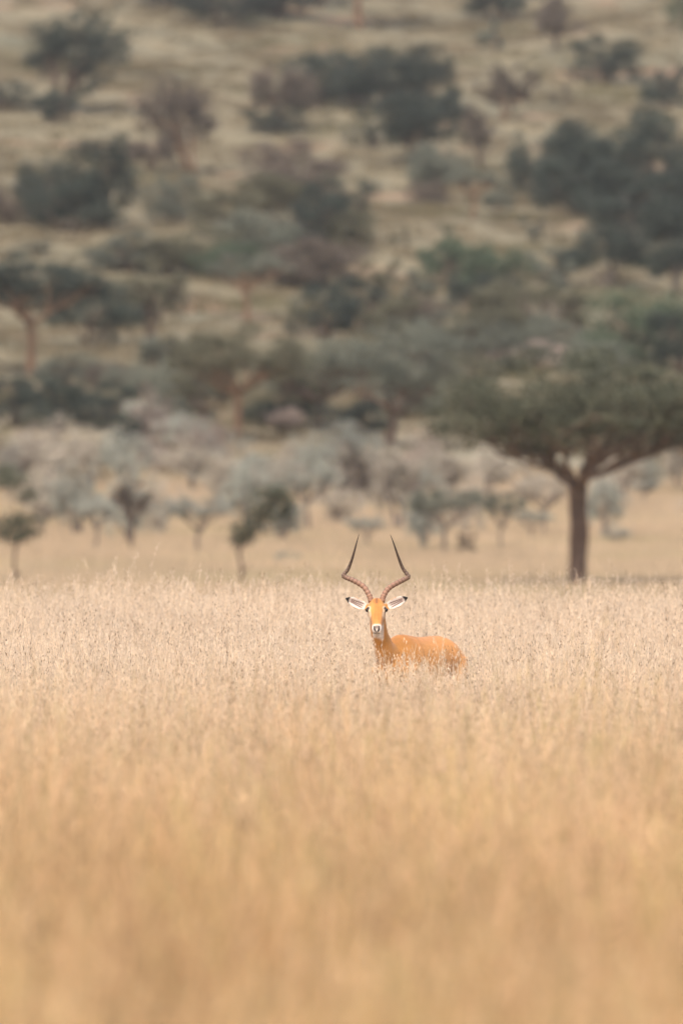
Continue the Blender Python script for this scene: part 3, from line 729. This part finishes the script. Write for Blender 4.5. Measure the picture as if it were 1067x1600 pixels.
# neck
A0, A1, A2, A3 = bpt(.17, 0, .69), bpt(.045, -.01, .775), ip(592.5, 998, .075), ip(588.6, 966, .02)
nk = resample([[*A0, .11, .13], [*A1, .072, .098], [*(.5 * A1 + .5 * A2), .060, .075], [*A2, .056, .062], [*A3, .050, .056]], 20)
nd_dir = np.gradient(nk[:, :3], axis=0); secs = []
for row, t in zip(nk, nd_dir):
    t = t / np.linalg.norm(t); u = np.array([1., -.15, 0]); u -= t * (t @ u); u /= np.linalg.norm(u)
    secs.append((row[:3], u, np.cross(t, u), row[3], row[4]))
loft(g, secs, 26)
# head
PIT = R(39); HA = np.array([.006, -math.cos(PIT), -math.sin(PIT)]); HN = np.array([0, -math.sin(PIT), math.cos(PIT)]); HX = np.array([1., 0, 0])
HP = np.array([0, .03, 1.088])
hd = resample([(-.05, .02, .024, -.004), (-.03, .042, .045, -.002), (.0, .053, .056, 0), (.045, .058, .060, -.002), (.09, .0575, .058, -.006), (.125, .047, .052, -.008), (.165, .039, .045, -.008),
               (.205, .034, .039, -.007), (.24, .0335, .035, -.006), (.262, .027, .027, -.006), (.276, .012, .013, -.006)], 30)
loft(g, [(HP + HA * t + HN * o, HX, HN, a, b) for t, a, b, o in hd], 26)
for sx in (-1, 1):                                         # brow ridges over the eyes, cheeks
    e = np.array([sx * .050, -.036, 1.066])
    loft(g, [(e + HA * t, HX, HN, .016 * k, .014 * k) for t, k in ((-.035, .2), (-.02, .8), (0, 1), (.018, .8), (.03, .2))], 12)
# ears
EARS = []
for tipx, tipy, bx, by in ((539.5, 943.2, 575, 959), (637, 942, 602, 958)):
    b0, t0 = ip(bx, by, .012), ip(tipx, tipy, .035)
    ax = t0 - b0; L = np.linalg.norm(ax); ax /= L
    u = np.array([-ax[2], 0, ax[0]]); u /= np.linalg.norm(u)
    EARS.append((b0, ax, u, L))
    prof = resample([(0, .017), (.15, .027), (.35, .036), (.55, .037), (.75, .029), (.9, .016), (1.0, .004)], 18)
    loft(g, [(b0 + ax * L * t, u, np.array([0, 1., 0]), a, .0075) for t, a in prof], 20, cup=.45)
# legs
for sd_ in (-1, 1):
    fr = resample([[*bpt(.17, sd_ * .085, .68), .085], [*bpt(.15, sd_ * .09, .56), .062], [*bpt(.17, sd_ * .088, .46), .040], [*bpt(.15, sd_ * .085, .30), .023], [*bpt(.15, sd_ * .085, .26), .024],
                   [*bpt(.155, sd_ * .085, .18), .0155], [*bpt(.15, sd_ * .085, .08), .019], [*bpt(.13, sd_ * .085, .035), .018], [*bpt(.115, sd_ * .085, -.005), .024]], 26)
    hi_ = resample([[*bpt(.86, sd_ * .08, .74), .095], [*bpt(.81, sd_ * .105, .62), .095], [*bpt(.77, sd_ * .105, .52), .066], [*bpt(.86, sd_ * .095, .40), .036], [*bpt(.945, sd_ * .09, .315), .026],
                    [*bpt(.94, sd_ * .09, .26), .021], [*bpt(.925, sd_ * .09, .16), .0165], [*bpt(.915, sd_ * .09, .08), .020], [*bpt(.89, sd_ * .09, .035), .019], [*bpt(.875, sd_ * .09, -.005), .024]], 30)
    for q in (fr, hi_):
        loft(g, [(r_[:3], SIDE, BACK, r_[3], r_[3] * 1.12) for r_ in q], 14)
# tail
tl = resample([[*bpt(.96, 0, .79), .026], [*bpt(1.02, 0, .74), .022], [*bpt(1.035, 0, .62), .018], [*bpt(1.03, 0, .50), .012]], 14)
loft(g, [(r_[:3], SIDE, BACK, r_[3] * 1.3, r_[3]) for r_ in tl], 10)

tmp = bpy.data.objects.new('impala_skin', g.mesh('impala_skin')); COL.objects.link(tmp)
rm = tmp.modifiers.new('r', 'REMESH'); rm.mode = 'VOXEL'; rm.voxel_size = .0052
sm = tmp.modifiers.new('s', 'SMOOTH'); sm.factor = .5; sm.iterations = 4
dg = bpy.context.evaluated_depsgraph_get()
skin = bpy.data.meshes.new_from_object(tmp.evaluated_get(dg)); skin.name = 'body'
bpy.data.objects.remove(tmp)
nv = len(skin.vertices); V = np.empty(nv * 3, np.float32); skin.vertices.foreach_get('co', V); V = V.reshape(-1, 3).astype(float)
NN = np.empty(nv * 3, np.float32); skin.vertices.foreach_get('normal', NN); NN = NN.reshape(-1, 3)
def sstep(a, b, x): t = np.clip((x - a) / (b - a), 0, 1); return t * t * (3 - 2 * t)
def blend(C, w_, c): w_ = np.clip(w_, 0, 1)[:, None]; return C * (1 - w_) + np.array(c) * w_
nz = np.array([mnoise.noise(Vector(v * 22)) + .5 * mnoise.noise(Vector(v * 70)) for v in V])
rel = V - OB; sb = rel @ BACK; lat = rel @ SIDE; z = V[:, 2]
C = np.tile(np.array([.60, .285, .078]), (nv, 1))
C = blend(C, sstep(.74, .62, z + .03 * nz) * (sb > -.1), (.64, .37, .16))          # paler flank
C = blend(C, sstep(.525, .47, z + .02 * nz) * (np.abs(lat) < .12), (.74, .66, .54)) # white belly
C = blend(C, sstep(.9, .97, sb) * (np.abs(lat) < .055) * (z < .78), (.76, .68, .58)) # white rump
C = blend(C, sstep(.018, .008, np.abs(np.abs(lat) - .07)) * sstep(.90, .95, sb) * (z > .5) * (z < .77), (.05, .035, .03)) # rump stripes
C = blend(C, (z < .035) * 1.0, (.03, .025, .022))
C = blend(C, sstep(.02, .0, np.abs(z - .10)) * (sb > .7), (.06, .04, .035))
C = C * (1 - .22 * sstep(.02, .0, np.abs(sb - .30 - .25 * (z - .7))) * (z < .84) * (z > .5) * (np.abs(lat) > .06))[:, None]      # shade of a crease behind the shoulder, painted into the coat colour
C = blend(C, sstep(.80, .87, z + .03 * nz) * (sb > .1) * .45, (.50, .20, .05))                                            # darker saddle
# head
hv = V - HP; t = hv @ HA; h = hv @ HN; ax_ = np.abs(V[:, 0])
head = (t > -.06) & (t < .31) & (np.abs(h) < .085) & (ax_ < .072) & (V[:, 1] < .085)
hw = head * 1.0
C = blend(C, hw, (.60, .295, .085))
C = blend(C, hw * sstep(.030, .010, ax_) * sstep(.21, .17, t) * (h > 0) * .75, (.50, .205, .05))   # rufous blaze down the nose
C = blend(C, hw * sstep(.012, .004, ax_) * sstep(.04, .02, np.abs(t - .015)) * (h > .03), (.16, .07, .03))
ey = np.array([[-.0585, -.036, 1.060], [.0585, -.036, 1.060]])
for e in ey:
    de = V - e; r2 = np.sqrt((de @ HA) ** 2 + (de @ HN) ** 2 + de[:, 0] ** 2)
    arc = np.sqrt((de @ HA + .002) ** 2 + (de @ HN - .004) ** 2)
    C = blend(C, hw * sstep(.033, .024, r2) * (ax_ > .036) * .6, (.74, .66, .56))       # pale ring round the eye
    C = blend(C, hw * sstep(.024, .019, r2), (.04, .025, .02))
    C = blend(C, hw * sstep(.010, .004, np.abs(ax_ - .046 + .12 * (t - .10))) * sstep(.075, .10, t) * sstep(.15, .12, t) * .6, (.72, .58, .42))
C = blend(C, hw * sstep(.206, .226, t + .25 * np.maximum(0, -h) + .5 * (ax_ - .028) * (h > 0)), (.72, .65, .58))                # white muzzle
C = blend(C, hw * sstep(-.026, -.040, h) * sstep(.09, .13, t), (.80, .74, .68))   # white jaw
no = hw * (t > .238) * sstep(-.006, .004, h)
C = blend(C, no * sstep(.006, .003, np.abs(ax_ - .004 - .55 * np.maximum(0, h + .0))) , (.035, .028, .028))
C = blend(C, no * sstep(.009, .006, np.hypot((ax_ - .013 - .3 * (h - .013)), (h - .014) * .8)), (.03, .022, .022))
C = blend(C, no * sstep(.020, .012, ax_) * sstep(.016, .022, h + .0) * .75, (.09, .055, .045))
C = blend(C, hw * (t > .25) * sstep(.0035, .0015, np.abs(h + .013)) * (ax_ < .022), (.12, .09, .08))
# white throat
C = blend(C, (~head) * sstep(.855, .895, z + .022 * nz) * sstep(.99, .965, z) * sstep(.040, .032, np.abs(V[:, 0] - .012)) * sstep(.05, -.0, NN[:, 1]) * (V[:, 1] < .2), (.78, .71, .64))
# ears
for b0, axv, u, L in EARS:
    q = V - b0; te = (q @ axv) / L; ve = q @ u
    ear = (te > .12) & (te < 1.1) & (np.abs(ve) < .045) & (ax_ > .064) & (V[:, 1] < .10)
    front = ear & (NN[:, 1] < .05)
    C = blend(C, ear * 1.0, (.58, .30, .11))
    C = blend(C, front * sstep(.034, .028, np.abs(ve)), (.80, .73, .68))
    for off in (-.016, .0, .015):
        C = blend(C, front * sstep(.0062, .0025, np.abs(ve - off * (1.1 - .7 * te))) * sstep(.15, .3, te) * sstep(.9, .7, te) * .95, (.17, .10, .085))
    C = blend(C, ear * sstep(.80, .86, te + .5 * np.maximum(0, ve) / .04 * .12), (.018, .014, .013))
C = blend(C, hw * sstep(.010, .003, np.abs(ax_ - .040 + .05 * (t - .1))) * sstep(.12, .15, t) * sstep(.22, .19, t) * (h > -.02) * .45, (.34, .14, .05))
C = blend(C, hw * sstep(.05, .03, t) * sstep(-.01, .01, t) * sstep(.035, .02, ax_) * (h > .02) * .4, (.42, .17, .05))
C = C * (1 + .15 * nz)[:, None] * np.array([.90, .86, .82])
a = skin.color_attributes.new('col', 'FLOAT_COLOR', 'POINT'); cc = np.ones((nv, 4), np.float32); cc[:, :3] = np.clip(C, 0, 1); a.data.foreach_set('color', cc.ravel())
skin.polygons.foreach_set('use_smooth', np.ones(len(skin.polygons), bool))
m, nt, b = mat_new('impala_coat'); at = nd(nt, 'ShaderNodeAttribute', attribute_name='col'); tc = nd(nt, 'ShaderNodeTexCoord')
fz = noise_tex(nt, tc.outputs['Object'], 220, 3, .6)
nt.links.new(mixrgb(nt, ramp(nt, fz, .35, .7), at.outputs['Color'], mixrgb(nt, 1.0, at.outputs['Color'], (.8, .76, .70), 'MULTIPLY')), b.inputs['Base Color'])
b.inputs['Roughness'].default_value = .65; b.inputs['Sheen Weight'].default_value = .15
bp = nd(nt, 'ShaderNodeBump'); bp.inputs['Strength'].default_value = .35; bp.inputs['Distance'].default_value = .004
nt.links.new(fz, bp.inputs['Height']); nt.links.new(bp.outputs[0], b.inputs['Normal'])
skin.materials.clear(); skin.materials.append(m)
imp = link('impala', None); ix = (588.3 - 533.5) * PX; imp.location = (ix, 75.0, float(terrain(.5, 75.5)))
tag(imp, 'male impala with lyre shaped horns facing the camera, chest deep in tall grass', 'impala')
link('body', skin, imp)

hm, nt, b = mat_new('horn'); at = nd(nt, 'ShaderNodeAttribute', attribute_name='col'); nt.links.new(at.outputs['Color'], b.inputs['Base Color']); b.inputs['Roughness'].default_value = .5
LH = [(579.2, 949, .02), (577.6, 941, .035), (568.8, 926.3, .075), (553.8, 916.6, .12), (541, 911.3, .155), (536.8, 907.6, .165), (544.2, 897.4, .16), (551, 879, .135), (556.4, 859.4, .11), (560.8, 843.6, .095)]
RH = [(597.2, 949, .02), (598.6, 941, .035), (606.6, 928.5, .075), (621.0, 919.5, .12), (633, 913.5, .155), (637.8, 909, .165), (629.2, 896.5, .16), (621.8, 877.7, .135), (615.6, 859.4, .11), (609.8, 844.2, .095)]
for H_ in (LH, RH):
    P = resample([ip(*q) for q in H_], 130); u = np.linspace(0, 1, 130)
    rad = np.interp(u, [0, .1, .35, .55, .7, .85, 1], [.0180, .0180, .0168, .0150, .0105, .0060, .0012])
    ring = (np.abs(((u * 25) % 1) - .5) * 2) ** 1.2
    rad = rad * (1 + .26 * (ring - .5) * np.clip((.74 - u) / .1, 0, 1) * np.clip(u / .06, 0, 1))
    gh = Geo(); gh.tube(P, rad, 14)
    k = np.repeat(u, 14); k = np.concatenate([k, [1, 0]]); rg_ = np.concatenate([np.repeat(ring, 14), [1, 1]])
    c = np.stack([np.interp(k, [0, .3, .55, .75, 1], q) for q in ([.34, .27, .20, .10, .03], [.185, .155, .135, .07, .025], [.115, .105, .10, .052, .022])], -1)
    c = c * (.56 + .52 * rg_ ** .7 * np.clip((.8 - k) / .1, 0, 1) + .35 * np.clip((k - .7) / .1, 0, 1))[:, None]
    gh.C = [c]; link('horn', gh.mesh('horn', hm, True), imp)
em, nt, b = mat_new('dark_eye'); b.inputs['Base Color'].default_value = (.012, .008, .006, 1); b.inputs['Roughness'].default_value = .12; b.inputs['Specular IOR Level'].default_value = .6
for e in ey:
    bm = bmesh.new(); bmesh.ops.create_uvsphere(bm, u_segments=16, v_segments=10, radius=.0165)
    bmesh.ops.scale(bm, vec=(.75, 1.15, .85), verts=bm.verts)
    me = bpy.data.meshes.new('eye'); bm.to_mesh(me); bm.free(); me.materials.append(em)
    me.polygons.foreach_set('use_smooth', np.ones(len(me.polygons), bool))
    o = link('eye', me, imp); o.location = e + np.array([math.copysign(.0035, e[0]), -.004, 0])

# ------------------------------------------------------------------ two tall seed stalks over the edge of the field
for px_, d_, h_, bend, sd0, lab in ((6, 88.0, 1.00, .13, 5, 'tall arching pale seed stalk standing over the grass beside the thin dark sapling'),
                                    (24, 92.0, .82, .07, 6, 'shorter straight seed stalk in front of the base of the thin dark sapling')):
    r = np.random.default_rng(sd0); gs = Geo(); t = np.linspace(0, 1, 9)
    P = np.stack([bend * t ** 2.2, 0 * t, h_ * (t - .10 * t ** 4)], -1)
    gs.tube(P, np.linspace(.0035, .0015, 9), 5, (.62, .47, .30))
    for q in range(26):
        u = r.uniform(.78, 1.0); c0 = np.array([np.interp(u, t, P[:, 0]), 0, np.interp(u, t, P[:, 2])]) + r.normal(0, .012, 3) + np.array([.03 * (u - .78), 0, 0])
        dv = np.array([.5, 0, .6]) + r.normal(0, .4, 3); dv /= np.linalg.norm(dv); sv = np.cross(dv, r.normal(0, 1, 3)); sv /= np.linalg.norm(sv)
        gs.add([c0 - dv * .010, c0 + sv * .003, c0 + dv * .010, c0 - sv * .003], [[0, 1, 2, 3]], None, (.66, .54, .40))
    ms = bpy.data.materials.get('stalk_straw')
    if ms is None:
        ms, nt, b = mat_new('stalk_straw'); at = nd(nt, 'ShaderNodeAttribute', attribute_name='col'); nt.links.new(at.outputs['Color'], b.inputs['Base Color']); b.inputs['Roughness'].default_value = .8
    o = link('seed_stalk', gs.mesh('seed_stalk', ms)); xs = (px_ - 533.5) / FPX * d_; o.location = (xs, d_, float(terrain(xs, d_)) - .01)
    tag(o, lab, 'grass stalk')

# ------------------------------------------------------------------ the air between here and the hill
m = bpy.data.materials.new('thin_haze'); m.use_nodes = True; nt = m.node_tree; nt.nodes.remove(nt.nodes['Principled BSDF'])
pv = nd(nt, 'ShaderNodeVolumePrincipled'); pv.inputs['Color'].default_value = (.93, .93, .87, 1); pv.inputs['Density'].default_value = .00010; pv.inputs['Anisotropy'].default_value = .2
nt.links.new(pv.outputs[0], nt.nodes['Material Output'].inputs['Volume'])
bm = bmesh.new(); bmesh.ops.create_cube(bm, size=1.0); bmesh.ops.scale(bm, vec=(1900, 3500, 140), verts=bm.verts); bmesh.ops.translate(bm, vec=(0, 1300, 50), verts=bm.verts)
me = bpy.data.meshes.new('haze'); bm.to_mesh(me); bm.free(); me.materials.append(m)
tag(link('haze', me), 'thin pale haze in the air over the plain and hillside', 'haze', kind='stuff')
